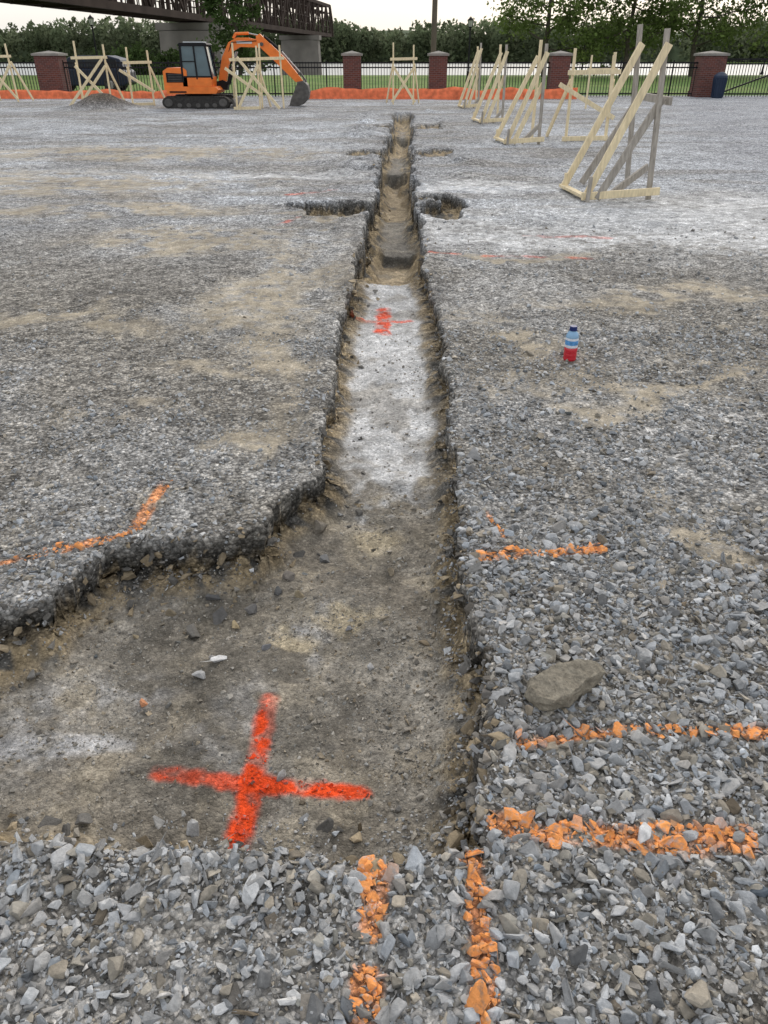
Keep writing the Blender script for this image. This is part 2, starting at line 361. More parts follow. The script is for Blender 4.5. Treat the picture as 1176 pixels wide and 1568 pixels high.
ex=[(-.575,1.97,.034,(.66,.66,.66)),(-.63,1.89,.03,(.42,.42,.42)),(-.42,2.04,.02,(.2,.2,.21)),(-.60,1.99,.02,(.4,.38,.36)),(-.79,1.78,.016,(.6,.28,.15)),
    (-.30,1.48,.02,(.35,.34,.33)),(-.52,1.30,.026,(.42,.42,.42)),(-.09,1.17,.026,(.36,.32,.24)),(-.13,2.14,.02,(.22,.22,.23)),(-.62,1.32,.022,(.45,.44,.42)),
    (.41,3.07,.05,(.26,.26,.26)),(.38,2.95,.035,(.24,.24,.24)),(1.32,4.2,.03,(.46,.45,.42)),(-.05,1.93,.02,(.4,.4,.4)),
    (-.33,1.27,.02,(.3,.3,.3)),(.66,1.02,.024,(.36,.36,.37)),(-.30,.93,.026,(.38,.38,.39)),(-.42,.80,.028,(.34,.34,.34)),(-.75,1.08,.028,(.5,.5,.5)),(.28,1.75,.03,(.25,.24,.24)),(.33,1.45,.028,(.3,.3,.3)),(.30,1.58,.03,(.15,.14,.13)),
    (-.25,2.58,.03,(.2,.2,.2)),(-.38,2.45,.035,(.2,.18,.16)),(-.33,2.32,.03,(.3,.25,.17)),(-.5,2.25,.03,(.16,.155,.15)),(-.62,2.2,.045,(.14,.135,.13)),(-.7,2.12,.035,(.18,.17,.155)),(-.28,2.78,.04,(.2,.18,.15)),(-.2,2.9,.025,(.3,.3,.3)),(-.55,2.16,.03,(.36,.29,.18)),(-.8,2.2,.03,(.24,.2,.14)),(-.66,2.3,.03,(.12,.12,.12)),(-.42,2.36,.025,(.12,.12,.12)),(-.9,2.1,.025,(.3,.25,.17))]
ea=np.array([(e[0],e[1]) for e in ex]);ez,_,_=height(ea[:,0],ea[:,1])
er=np.array([e[2] for e in ex]);parts.append((np.stack([ea[:,0],ea[:,1],ez+er*.2],1),er,np.array([e[3] for e in ex]),np.ones((len(ex),3)),np.zeros(len(ex))))
pos,rr,cc,pcc,pff=[np.concatenate([p[j] for p in parts]) for j in range(5)]
n=len(pos)
pm=bpy.data.meshes.new('gravel');pm.vertices.add(n);pm.vertices.foreach_set('co',pos.astype(np.float32).ravel())
def att(nm,ty,key,arr):
    a=pm.attributes.new(nm,ty,'POINT');a.data.foreach_set(key,arr.ravel())
rot=np.stack([rng.normal(0,.5,n),rng.normal(0,.5,n),rng.uniform(0,6.28,n)],1).astype(np.float32)
sc=(rr[:,None]*rng.uniform(.75,1.3,(n,3))).astype(np.float32)
att('rot','FLOAT_VECTOR','vector',rot);att('scl','FLOAT_VECTOR','vector',sc)
att('idx','INT','value',rng.integers(0,NP,n).astype(np.int32))
att('col','FLOAT_COLOR','color',np.concatenate([cc,np.ones((n,1))],1).astype(np.float32))
att('pcol','FLOAT_COLOR','color',np.concatenate([pcc,np.ones((n,1))],1).astype(np.float32))
att('pfac','FLOAT','value',pff.astype(np.float32))
gravel=bpy.data.objects.new('gravel',pm);COL.objects.link(gravel)
ng=bpy.data.node_groups.new('scatter_stones','GeometryNodeTree')
ng.interface.new_socket('Geometry',in_out='INPUT',socket_type='NodeSocketGeometry')
ng.interface.new_socket('Geometry',in_out='OUTPUT',socket_type='NodeSocketGeometry')
gi=ng.nodes.new('NodeGroupInput');go=ng.nodes.new('NodeGroupOutput')
ci=ng.nodes.new('GeometryNodeCollectionInfo');ci.inputs['Collection'].default_value=protos
ci.inputs['Separate Children'].default_value=True;ci.inputs['Reset Children'].default_value=True
ip=ng.nodes.new('GeometryNodeInstanceOnPoints');ip.inputs['Pick Instance'].default_value=True
def na(nm,ty):
    q=ng.nodes.new('GeometryNodeInputNamedAttribute');q.data_type=ty;q.inputs['Name'].default_value=nm
    return [o for o in q.outputs if o.enabled and o.name=='Attribute'][0]
e2=ng.nodes.new('FunctionNodeEulerToRotation')
ng.links.new(gi.outputs[0],ip.inputs['Points']);ng.links.new(ci.outputs[0],ip.inputs['Instance'])
ng.links.new(na('idx','INT'),ip.inputs['Instance Index']);ng.links.new(na('rot','FLOAT_VECTOR'),e2.inputs[0])
ng.links.new(e2.outputs[0],ip.inputs['Rotation']);ng.links.new(na('scl','FLOAT_VECTOR'),ip.inputs['Scale'])
ng.links.new(ip.outputs[0],go.inputs[0])
gravel.modifiers.new('scatter','NODES').node_group=ng

# ---------------------------------------------------------------- mesh builder
class MB:
    def __init__(s): s.v=[];s.f=[];s.m=[]
    def _add(s,vs,fs,mi):
        o=len(s.v);s.v+=[tuple(v) for v in vs];s.f+=[tuple(o+i for i in f) for f in fs];s.m+=[mi]*len(fs)
    def beam(s,p,q,w,h,mi=0,up=(0,0,1)):
        p=Vector(p);q=Vector(q);dd=(q-p).normalized();up=Vector(up)
        if abs(dd.dot(up))>.98: up=Vector((0,1,0))
        a=dd.cross(up).normalized()*w/2;b_=a.cross(dd).normalized()*h/2
        vs=[p-a-b_,p+a-b_,p+a+b_,p-a+b_,q-a-b_,q+a-b_,q+a+b_,q-a+b_]
        s._add(vs,[(0,1,2,3),(7,6,5,4),(0,4,5,1),(1,5,6,2),(2,6,7,3),(3,7,4,0)],mi)
    def box(s,c,sz,mi=0):
        s.beam((c[0],c[1],c[2]-sz[2]/2),(c[0],c[1],c[2]+sz[2]/2),sz[0],sz[1],mi,up=(0,1,0))
    def prism(s,pts,y0,y1,mi=0):
        n=len(pts);vs=[(a,y0,b) for a,b in pts]+[(a,y1,b) for a,b in pts]
        s._add(vs,[tuple(range(n)),tuple(range(2*n-1,n-1,-1))]+[(i,i+n,(i+1)%n+n,(i+1)%n) for i in range(n)],mi)
    def cyl(s,p,q,r1,r2=None,n=10,mi=0,cap=True):
        r2=r1 if r2 is None else r2
        p=Vector(p);q=Vector(q);dd=(q-p).normalized();up=Vector((0,0,1)) if abs(dd.z)<.95 else Vector((1,0,0))
        a=dd.cross(up).normalized();b_=a.cross(dd)
        vs=[p+(a*math.cos(t)+b_*math.sin(t))*r1 for t in [6.28318*i/n for i in range(n)]]+[q+(a*math.cos(t)+b_*math.sin(t))*r2 for t in [6.28318*i/n for i in range(n)]]
        fs=[(i,(i+1)%n,(i+1)%n+n,i+n) for i in range(n)]
        if cap: fs+=[tuple(range(n-1,-1,-1)),tuple(range(n,2*n))]
        s._add(vs,fs,mi)
    def lathe(s,prof,c,n,mis):
        for k in range(len(prof)-1):
            (r0,z0),(r1,z1)=prof[k],prof[k+1]
            vs=[(c[0]+r0*math.cos(t),c[1]+r0*math.sin(t),c[2]+z0) for t in [6.28318*i/n for i in range(n)]]+[(c[0]+r1*math.cos(t),c[1]+r1*math.sin(t),c[2]+z1) for t in [6.28318*i/n for i in range(n)]]
            s._add(vs,[(i,(i+1)%n,(i+1)%n+n,i+n) for i in range(n)],mis[k])
    def build(s,name,mats,bevel=0,smooth=False,merge=False,parent=None):
        me=bpy.data.meshes.new(name);me.from_pydata(s.v,[],s.f)
        for m in mats: me.materials.append(m)
        me.polygons.foreach_set('material_index',s.m)
        bm=bmesh.new();bm.from_mesh(me)
        if merge: bmesh.ops.remove_doubles(bm,verts=bm.verts,dist=1e-5)
        bmesh.ops.recalc_face_normals(bm,faces=bm.faces)
        bm.to_mesh(me);bm.free()
        if smooth: me.polygons.foreach_set('use_smooth',[True]*len(me.polygons))
        o=bpy.data.objects.new(name,me);COL.objects.link(o)
        if bevel:
            md=o.modifiers.new('bevel','BEVEL');md.width=bevel;md.segments=2;md.limit_method='ANGLE'
        if parent: o.parent=parent
        return o
def gz(x,y):
    return float(height(np.array([x],float),np.array([y],float))[0][0])

pine=simple('pine_board',(.76,.64,.42),.75,.22,6,stretch=(6,6,1.2),bump=.2)
weath=simple('weathered_board',(.36,.33,.29),.85,.35,7,stretch=(6,6,1),bump=.3)
orange_p=simple('orange_machine_paint',(.82,.20,.03),.42,.14,4,spec=.4)
blackm=simple('black_steel',(.015,.015,.017),.6,.2,6,spec=.15)
rubber=simple('track_rubber',(.04,.038,.036),.9,.4,10,bump=.3)
glassm=simple('cab_glass',(.10,.15,.17),.12,.2,2,spec=.7)
whitem=simple('pale_plastic',(.62,.66,.68),.5,.08,4)
dsteel=simple('dull_steel',(.11,.105,.10),.6,.35,7,metal=.3)
chrome=simple('ram_rod',(.4,.4,.4),.35,.1,5,metal=.8)

# ---------------------------------------------------------------- batter-board frames
def side_frame(x0,x1,y0,y1,h,big=False,sd=0):
    m=MB();g0=gz(x1,y0);g1=gz(x1,y1);r=random.Random(sd);j=lambda a=.05:r.uniform(-a,a)
    lean=(-.12 if big else -.03)
    W,T=.09,.038
    m.beam((x1,y0,g0-.15),(x1+lean,y0,g0+h),.06,.055,1,up=(0,1,0))
    m.beam((x1+.05,y1,g1-.15),(x1+.05+lean+j(),y1,g1+h+j(.1)),.06,.055,1 if big else 0,up=(0,1,0))
    m.beam((x0+.10,y0-.05,gz(x0,y0)+.02),(x1+lean*.9+.02,y0-.055,g0+h*.92),T,W,0,up=(0,0,1))
    m.beam((x0,y1-.35,gz(x0,y1)+.02),(x1+lean*.9+.05,y1-.05,g1+h*.91+j()),T,W,0)
    m.beam((x0+.25,y0-.10,gz(x0,y0)+.03),(x1-.02,y0+.04,g0+h*.62),T,W,1 if big else 0)
    if big: m.beam((x0+.35,y1+.04,gz(x0,y1)+.03),(x1+.03,y1+.045,g1+h*.58),T,W,1)
    m.beam((x0+.05,y0-.095,gz(x0,y0)+.06),(x1+.09,y0-.095,g0+.11),T,W,0)
    m.beam((x0,y1-.30,gz(x0,y1)+.05),(x0+.12,y0-.12,gz(x0,y0)+.05),W,T,0)
    m.beam((x0+.45,y0+.05,g0+.04),(x1+.06,y0+.45,g0+.33),T,W,1)
    if big: m.beam((x1+.05,y0-.05,g0+h*.60),(x1+.05,y1+.05,g1+h*.60),T,W,1)
    m.beam((x0+.12,y0-.14,gz(x0,y0)-.1),(x0+.13,y0-.14,gz(x0,y0)+.30),.045,.045,1,up=(0,1,0))
    m.beam((x0+.02,y1-.4,gz(x0,y1)-.1),(x0+.02,y1-.4,gz(x0,y1)+.22),.045,.045,0,up=(0,1,0))
    return m.build('batter_board_frame',[pine,weath],bevel=.004)
side_frame(2.48,3.43,10.42,11.6,1.86,True,1)
side_frame(2.45,3.25,17.5,18.7,1.80,sd=2)
side_frame(2.55,3.25,23.2,24.6,1.85,sd=3)
side_frame(2.70,3.32,30.0,31.2,1.95,sd=4)
def front_frame(x0,x1,y,h,style='x',extra=None):
    m=MB();g=gz((x0+x1)/2,y);r=random.Random(int(x0*10));j=lambda a=.05:r.uniform(-a,a)
    W,T=.09,.038
    m.beam((x0,y,g-.15),(x0+.02+j(),y,g+h+j(.08)),.055,.055,0,up=(0,1,0))
    m.beam((x1,y,g-.15),(x1-.01+j(),y,g+h*.96+j(.08)),.055,.055,0,up=(0,1,0))
    m.beam((x0-.12,y-.05,g+h*.74),(x1+.12,y-.05,g+h*.75),T,W,0)
    if style=='x':
        m.beam((x0-.05,y-.09,g+.08),(x1+.02,y-.09,g+h*.62),T,W,0)
        m.beam((x0+.0,y-.13,g+h*.62),(x1+.06,y-.13,g+.08),T,W,0)
    if style=='d':
        m.beam((x0-.28,y-.09,g+h*.62),(x1+.1,y-.09,g+.45),T,W,0)
        m.beam((x0-.1,y-.09,g+.05),(x1+.02,y-.09,g+.07),T,W,0)
    if style!='n':
        m.beam((x0-.02,y+.04,g+h*.66),(x0-.25,y+.9,g+.02),T,W,0)
        m.beam((x1+.02,y+.04,g+h*.66),(x1+.25,y+.9,g+.02),T,W,0)
    if extra:
        for p,q in extra: m.beam(p,q,T,W,0)
    return m.build('batter_board_frame',[pine,weath],bevel=.004)
front_frame(-15.6,-14.75,34.5,2.1)
front_frame(-17.1,-16.4,33.5,1.9,'n')
front_frame(-11.0,-9.95,31.2,2.05,'x',[((-11.4,30.9,.0),(-10.0,31.1,1.5))])
front_frame(-9.3,-8.5,31.6,1.85,'d')
front_frame(-5.05,-4.25,29.3,2.0,'d',[((-4.9,29.2,1.55),(-3.55,29.0,.05)),((-4.95,29.15,.1),(-4.2,29.15,1.35))])
front_frame(-4.25,-3.5,29.8,2.0,'n')
front_frame(.35,1.12,32.6,2.0,'x')
front_frame(3.98,4.85,18.3,1.75,'d')
front_frame(7.1,7.9,30.0,1.6,'n')

# ---------------------------------------------------------------- excavator
ex_root=bpy.data.objects.new('mini_excavator',None);COL.objects.link(ex_root);ex_root.location=(-7.72,30.6,gz(-6.6,30.6)-.02);ex_root.scale=(.97,.97,.81)
def XB(name,mats,fn,bevel=.02):
    m=MB();fn(m);o=m.build(name,mats,bevel=bevel,parent=ex_root);return o
def tracks(m):
    for yy in (-.72,.72):
        L,H=2.42,.46;r=H/2;pts=[]
        for k in range(9):
            t=math.pi/2+math.pi*k/8;pts.append((r+r*math.cos(t),r+r*math.sin(t)*.98))
        for k in range(9):
            t=-math.pi/2+math.pi*k/8;pts.append((L-r+r*math.cos(t),r+r*math.sin(t)*.98))
        m.prism(pts,yy-.18,yy+.18,0)
        for k in range(26):
            xx=.2+k*(L-.4)/25
            m.box((xx,yy,.0),(.045,.40,.03),0);m.box((xx,yy,H),(.045,.40,.03),0)
        for xx,rr_ in [(.23,.15),(L-.23,.15)]: m.cyl((xx,yy-.20,r),(xx,yy+.20,r),rr_,n=14,mi=1)
        for xx in (.62,.95,1.28,1.6,1.88): m.cyl((xx,yy-.195,.13),(xx,yy+.195,.13),.085,n=10,mi=1)
    m.box((1.2,0,.3),(1.3,1.1,.22),1)
XB('tracks',[rubber,dsteel],tracks,.01)
def blade(m):
    m.prism([(2.5,.05),(2.6,.0),(2.62,.2),(2.57,.38),(2.5,.38),(2.54,.2)],-.95,.95,0)
    m.beam((1.9,-.4,.28),(2.52,-.4,.2),.1,.12,0);m.beam((1.9,.4,.28),(2.52,.4,.2),.1,.12,0)
XB('dozer_blade',[dsteel],blade,.008)
def house(m):
    m.cyl((1.15,0,.42),(1.15,0,.56),.5,n=24,mi=1)
    m.prism([(.2,.56),(1.95,.56),(2.05,.70),(1.95,.82),(.2,.82)],-.82,.82,0)
    m.prism([(.12,.70),(.98,.70),(.98,1.42),(.88,1.52),(.32,1.52),(.14,1.40)],-.80,.80,0)
    m.prism([(.24,.98),(.86,.98),(.86,1.30),(.24,1.34)],-.815,-.79,1)
    m.prism([(.30,.60),(.9,.60),(.9,.66),(.30,.66)],-.835,-.79,1)
    for k in range(5): m.box((.55,-.822,1.03+k*.06),(.5,.012,.02),2)
XB('engine_house',[orange_p,blackm,dsteel],house)
def cab(m):
    y0,y1=-.80,.15
    m.prism([(.80,.82),(1.82,.82),(1.86,1.18),(.80,1.18)],y0,y1,2)
    m.prism([(.84,1.18),(1.83,1.18),(1.70,2.30),(.86,2.30)],y0+.03,y1-.03,1)
    for yy in (y0+.02,y1-.02):
        m.beam((.82,yy,1.1),(.84,yy,2.34),.07,.06,0,up=(0,1,0))
        m.beam((1.86,yy,1.1),(1.72,yy,2.34),.06,.06,0,up=(0,1,0))
        m.beam((1.33,yy,1.1),(1.31,yy,2.34),.05,.06,0,up=(0,1,0))
        m.beam((.80,yy,1.19),(1.87,yy,1.19),.06,.06,0);m.beam((.82,yy,1.75),(1.32,yy,1.75),.055,.04,0)
    m.prism([(.78,2.30),(1.76,2.30),(1.80,2.35),(1.74,2.42),(.84,2.42),(.78,2.37)],y0-.02,y1+.02,0)
    m.box((1.28,-.33,2.44),(.7,.6,.04),3)
    m.box((1.1,-.3,1.5),(.35,.45,.65),0)
    m.beam((1.9,y0,1.6),(2.02,y0-.12,1.9),.02,.02,0);m.box((2.03,y0-.13,1.95),(.05,.14,.22),0)
XB('cab',[blackm,glassm,orange_p,whitem],cab,.012)
def boom(m):
    yy=.32
    m.prism([(1.75,.72),(2.2,.66),(2.25,.95),(2.05,1.05),(1.78,.98)],yy-.20,yy+.20,1)
    pts=[(1.92,.80),(2.12,.78),(2.28,1.55),(2.50,2.12),(2.78,2.28),(3.55,2.25),(3.66,2.36),(3.58,2.50),(3.10,2.62),(2.70,2.62),(2.38,2.45),(2.10,1.90),(1.90,1.10)]
    m.prism(pts,yy-.13,yy+.13,0)
    m.box((2.95,yy-.137,2.45),(.55,.012,.10),3)
XB('boom',[orange_p,blackm,dsteel,whitem],boom,.02)
def arm(m):
    yy=.32
    m.prism([(3.38,2.68),(3.52,2.76),(3.72,2.55),(4.35,1.90),(4.98,1.02),(4.86,.90),(4.70,.98),(3.85,1.90),(3.48,2.28),(3.36,2.40)],yy-.11,yy+.11,0)
    m.cyl((3.57,yy-.16,2.38),(3.57,yy+.16,2.38),.07,n=12,mi=2)
    m.cyl((2.62,yy-.02,2.76),(3.12,yy-.02,2.78),.055,n=10,mi=0);m.cyl((3.1,yy-.02,2.78),(3.45,yy-.02,2.70),.03,n=8,mi=3)
    m.beam((2.55,yy,2.6),(2.66,yy,2.78),.16,.08,0)
    m.cyl((3.66,yy,2.66),(4.25,yy,2.12),.05,n=10,mi=1);m.cyl((4.25,yy,2.12),(4.88,yy,1.34),.028,n=8,mi=3)
    m.beam((4.88,yy,1.34),(5.10,yy,.98),.14,.06,2);m.beam((4.88,yy,1.34),(4.68,yy,1.10),.16,.05,2)
    for q in (-.17,.17):
        m.cyl((2.22,yy+q,.86),(2.42,yy+q,1.45),.05,n=10,mi=1);m.cyl((2.42,yy+q,1.45),(2.62,yy+q,2.1),.028,n=8,mi=3)
    m.cyl((2.0,yy+.0,1.2),(2.5,yy-.16,2.45),.018,n=6,mi=1);m.cyl((2.5,yy-.16,2.45),(3.4,yy-.16,2.5),.018,n=6,mi=1)
XB('arm_and_rams',[orange_p,blackm,dsteel,chrome],arm,.012)
def bucket(m):
    yy=.32;w=.36
    out=[(4.78,.98),(5.02,1.02),(5.16,.86),(5.22,.60),(5.16,.32),(4.98,.12),(4.72,.03),(4.46,.04)]
    inn=[(4.50,.08),(4.72,.08),(4.95,.17),(5.10,.34),(5.16,.60),(5.10,.82),(4.98,.93),(4.82,.90)]
    m.prism(out+inn,yy-w,yy+w,0)
    side=[(4.80,.95),(5.02,1.0),(5.15,.85),(5.21,.60),(5.15,.33),(4.97,.13),(4.72,.04),(4.46,.05),(4.55,.35),(4.70,.70)]
    m.prism(side,yy-w-.012,yy-w+.02,0);m.prism(side,yy+w-.02,yy+w+.012,0)
    for k in range(5): m.beam((4.50,yy-w+.06+k*.15,.055),(4.33,yy-w+.06+k*.15,.03),.06,.035,0)
XB('bucket',[dsteel],bucket,.006)

# ---------------------------------------------------------------- brick piers, fence
bm_,nt,b=new_mat('red_brick')
tc=N(nt,'ShaderNodeTexCoord');sp=N(nt,'ShaderNodeSeparateXYZ');link(nt,tc.outputs['Object'],sp.inputs[0])
cb=N(nt,'ShaderNodeCombineXYZ');link(nt,math_(nt,'ADD',sp.outputs[0],sp.outputs[1]),cb.inputs[0]);link(nt,sp.outputs[2],cb.inputs[1])
br=N(nt,'ShaderNodeTexBrick');link(nt,cb.outputs[0],br.inputs['Vector']);br.inputs['Scale'].default_value=1
br.inputs['Brick Width'].default_value=.21;br.inputs['Row Height'].default_value=.073;br.inputs['Mortar Size'].default_value=.006
br.inputs['Color1'].default_value=(.15,.045,.032,1);br.inputs['Color2'].default_value=(.09,.03,.025,1);br.inputs['Mortar'].default_value=(.17,.14,.13,1)
link(nt,br.outputs[0],b.inputs['Base Color']);b.inputs['Roughness'].default_value=.9
capm=simple('pier_cap_stone',(.25,.235,.215),.9,.2,5)
def pier(x,y,w,h):
    m=MB();g=gz(x,y)
    m.box((x,y,g+h/2-.1),(w,w,h+.2),0)
    m.box((x,y,g+.1),(w+.08,w+.08,.22),0)
    m.box((x,y,g+h+.05),(w+.14,w+.14,.09),1)
    c=g+h+.10;a=w/2+.04
    m._add([(x-a,y-a,c),(x+a,y-a,c),(x+a,y+a,c),(x-a,y+a,c),(x,y,c+.10)],[(0,1,4),(1,2,4),(2,3,4),(3,0,4)],1)
    return m.build('brick_pier',[bm_,capm],bevel=.008)
PX=[(-30,.9),(-14.8,1.05),(-1.42,.78),(2.4,.78),(7.8,.82),(14.5,1.05),(30,.9)]
for px,w in PX: pier(px,38.9,w,1.58)
def fence(x0,x1,y,h,gate=False):
    m=MB();xx=x0
    k=0
    while xx<x1:
        r=.024 if k%18 else .055
        hh=h if k%18 else h+.06
        m.beam((xx,y,-.1),(xx,y,hh),r,r,0,up=(0,1,0));xx+=.13;k+=1
    for zz in (.12,h-.22,h-.04): m.beam((x0,y+.002,zz),(x1,y+.002,zz),.045,.055,0)
    if gate:
        m.beam((x0,y-.03,.12),(x1,y-.03,h-.2),.05,.06,0)
    return m.build('iron_gate' if gate else 'iron_fence',[blackm])
for i in range(len(PX)-1):
    a=PX[i][0]+PX[i][1]/2;b2=PX[i+1][0]-PX[i+1][1]/2
    if i==5:
        fence(a,a+3.4,38.7,1.5,True);fence(a+3.5,b2,38.9,1.45)
    else: fence(a,b2,38.9,1.36)
orgm=simple('orange_plastic_mesh',(.80,.20,.09),.6,.35,5,spec=.2)
def ribbon(x0,x1,y,h,seed):
    xx=np.arange(x0,x1,.07);n1=fbm(xx,xx*0+seed,.8,3,80);n2_=fbm(xx,xx*0+seed+5,1.2,3,81);n3=fbm(xx,xx*0+seed+9,5,2,82)
    m=MB();vs=[]
    for k,xv in enumerate(xx):
        hh=h*(.55+.85*n1[k]);yv=y+.25*(n2_[k]-.5);o_=.05*(n3[k]-.5)
        vs+=[(xv,yv-.05-.5*o_,-.04),(xv,yv-.02+o_,hh*.35),(xv,yv-.02-o_,hh*.7),(xv,yv+o_*.6,hh),(xv,yv+.015+o_*.6,hh-.01),(xv,yv+.03,-.04)]
    fs=[]
    for k in range(len(xx)-1):
        for j in range(5): fs.append((k*6+j,(k+1)*6+j,(k+1)*6+j+1,k*6+j+1))
    m._add(vs,fs,0);return m.build('orange_safety_netting',[orgm],smooth=True)
ribbon(-3.6,8.3,36.6,.38,1);ribbon(-17,-7.4,37.0,.32,4);ribbon(-30,-17.3,37.2,.22,9)

m=MB();m.lathe([(0,0),(.22,0),(.27,.75),(.29,.78),(.28,.86),(.12,.98),(0,1.0)],(14.6,37.6,0),18,[0]*6)
for k in range(18):
    t=6.283*k/18;m.beam((14.6+.235*math.cos(t),37.6+.235*math.sin(t),.03),(14.6+.285*math.cos(t),37.6+.285*math.sin(t),.76),.03,.02,0)
m.build('litter_bin',[simple('dark_blue_paint',(.02,.035,.07),.5,.1)],smooth=False)

lampglass=simple('lantern_glass',(.5,.5,.46),.2,.05)
def lamp(x,y,h):
    m=MB();g=0
    m.lathe([(.16,0),(.16,.15),(.10,.3),(.085,.6),(.06,.7),(.05,h-.75),(.09,h-.7),(.05,h-.62)],(x,y,g),12,[0]*7)
    m.lathe([(.06,h-.62),(.14,h-.58),(.15,h-.56)],(x,y,g),8,[0]*2)
    m.lathe([(.12,h-.56),(.19,h-.20)],(x,y,g),8,[1])
    for k in range(8):
        t=6.283*k/8;m.beam((x+.125*math.cos(t),y+.125*math.sin(t),g+h-.56),(x+.197*math.cos(t),y+.197*math.sin(t),g+h-.2),.02,.02,0)
    m.lathe([(.23,h-.2),(.21,h-.16),(.09,h-.06),(.03,h),(.0,h+.06)],(x,y,g),8,[0]*4)
    return m.build('street_lamp',[blackm,lampglass])
lamp(-19.6,60,3.9);lamp(5.8,60,3.8);lamp(18.6,82,3.4);lamp(36.5,84,3.2)
polem=simple('creosoted_pole_wood',(.13,.105,.085),.9,.3,3,stretch=(8,8,.6),bump=.3)
m=MB();m.cyl((2.8,50,-.3),(2.83,50,9.5),.17,.12,n=14);m.beam((1.7,49.86,8.7),(3.95,49.86,8.7),.10,.12)
for xx in (1.8,2.4,3.3,3.85): m.cyl((xx,49.86,8.76),(xx,49.86,8.92),.04,n=8)
m.build('utility_pole',[polem])

def car(x,y):
    root=bpy.data.objects.new('parked_car',None);COL.objects.link(root);root.location=(x,y,0)
    paintm=simple('dark_blue_car_paint',(.012,.02,.04),.4,.05,spec=.3);gl=simple('car_glass',(.02,.025,.03),.15,.1,spec=.4)
    m=MB();m.prism([(0,.35),(.05,.75),(.35,.95),(1.15,1.02),(4.2,1.05),(4.45,.9),(4.5,.4),(4.3,.28),(.2,.28)],-.88,.88,0)
    m.build('body',[paintm],bevel=.06,parent=root)
    m=MB();m.prism([(1.05,1.0),(1.65,1.52),(2.0,1.6),(3.6,1.6),(4.2,1.45),(4.35,1.03)],-.76,.76,0)
    m.build('cabin',[paintm],bevel=.05,parent=root)
    m=MB();m.prism([(1.3,1.07),(1.75,1.46),(2.35,1.53),(2.35,1.07)],-.775,.775,0);m.prism([(2.45,1.07),(2.45,1.53),(3.3,1.53),(3.4,1.07)],-.775,.775,0);m.prism([(3.5,1.07),(3.42,1.52),(3.95,1.44),(4.1,1.07)],-.775,.775,0)
    m.build('windows',[gl],parent=root)
    m=MB()
    for xx in (.9,3.6):
        for yy in (-.82,.82): m.cyl((xx,yy-.11,.33),(xx,yy+.11,.33),.33,n=20,mi=0);m.cyl((xx,yy-.12,.33),(xx,yy+.12,.33),.19,n=14,mi=1)
    m.build('wheels',[rubber,chrome],bevel=.02,parent=root)
car(-17.4,44.5)

# ---------------------------------------------------------------- bottle
def bottle(x,y):
    g=gz(x,y)-.003
    red=simple('red_drink',(.55,.02,.035),.12,.05,spec=.6);lab=simple('bottle_label',(.10,.30,.62),.4,.5,70);cap=simple('bottle_cap',(.015,.03,.14),.4,.05)
    wl=simple('label_white',(.65,.70,.78),.4,.35,90);cl=simple('clear_blue_plastic',(.22,.40,.60),.12,.2,20,spec=.7)
    root=bpy.data.objects.new('drink_bottle',None);COL.objects.link(root);root.location=(x,y,g);root.scale=(1.08,1.08,1.0)
    m=MB();m.lathe([(0,.002),(.030,.0),(.036,.006),(.037,.02),(.035,.025),(.037,.03),(.037,.045),(.035,.05),(.037,.055),(.037,.078),(.034,.084)],(0,0,0),28,[0]*10);m.build('red_liquid_body',[red],smooth=True,merge=True,parent=root)
    m=MB();m.lathe([(.034,.084),(.0362,.088),(.0362,.102)],(0,0,0),28,[0,0]);m.lathe([(.0362,.102),(.0362,.13)],(0,0,0),28,[1]);m.lathe([(.0362,.13),(.0362,.145)],(0,0,0),28,[0]);m.build('label',[wl,lab],smooth=True,parent=root)
    m=MB();m.lathe([(.0362,.145),(.036,.152),(.031,.168),(.022,.182),(.019,.186),(.018,.192)],(0,0,0),28,[0]*5);m.build('shoulder',[cl],smooth=True,merge=True,parent=root)
    m=MB();m.lathe([(.021,.190),(.021,.210),(.019,.213),(0,.213)],(0,0,0),28,[0]*3);m.lathe([(.018,.188),(.0235,.188),(.0235,.194),(.0,.194)],(0,0,0),28,[0]*3);m.build('cap',[cap],parent=root)
bottle(1.143,4.445)

# ---------------------------------------------------------------- stone slab
bm=bmesh.new()
out=[(-.12,-.01),(-.10,.035),(-.04,.058),(.055,.085),(.112,.055),(.118,.02),(.06,-.02),(.0,-.06),(-.06,-.072),(-.105,-.05)]
for lv,(zz,sc_) in enumerate([(-.03,.84),(.0,1.0),(.030,.97),(.042,.86)]):
    for k_,(ox,oy) in enumerate(out): bm.verts.new((ox*sc_,oy*sc_,zz+.10*ox*(.6 if lv>1 else 0)+(.006*((k_*7)%5-2)/2 if lv==2 else 0)))
bm.verts.ensure_lookup_table();n_=len(out)
for lv in range(3):
    for k in range(n_):
        a=lv*n_+k;b2=lv*n_+(k+1)%n_;bm.faces.new([bm.verts[a],bm.verts[b2],bm.verts[b2+n_],bm.verts[a+n_]])
bm.faces.new([bm.verts[3*n_+k] for k in range(n_)]);bm.faces.new([bm.verts[k] for k in range(n_-1,-1,-1)])
bmesh.ops.triangulate(bm,faces=bm.faces);bmesh.ops.subdivide_edges(bm,edges=bm.edges[:],cuts=9,use_grid_fill=True)
from mathutils import noise as mn
for v in bm.verts:
    p=v.co*18;v.co+=Vector((mn.noise(p),mn.noise(p+Vector((9,0,0))),.6*mn.noise(p+Vector((0,9,0)))))*.011
    p=v.co*55;k_=math.floor(mn.noise(p)*4)/4;v.co+=Vector((mn.noise(p),mn.noise(p+Vector((9,0,0))),k_))*.004
    p=v.co*160;v.co+=Vector((mn.noise(p),mn.noise(p+Vector((9,0,0))),mn.noise(p+Vector((0,9,0)))))*.002
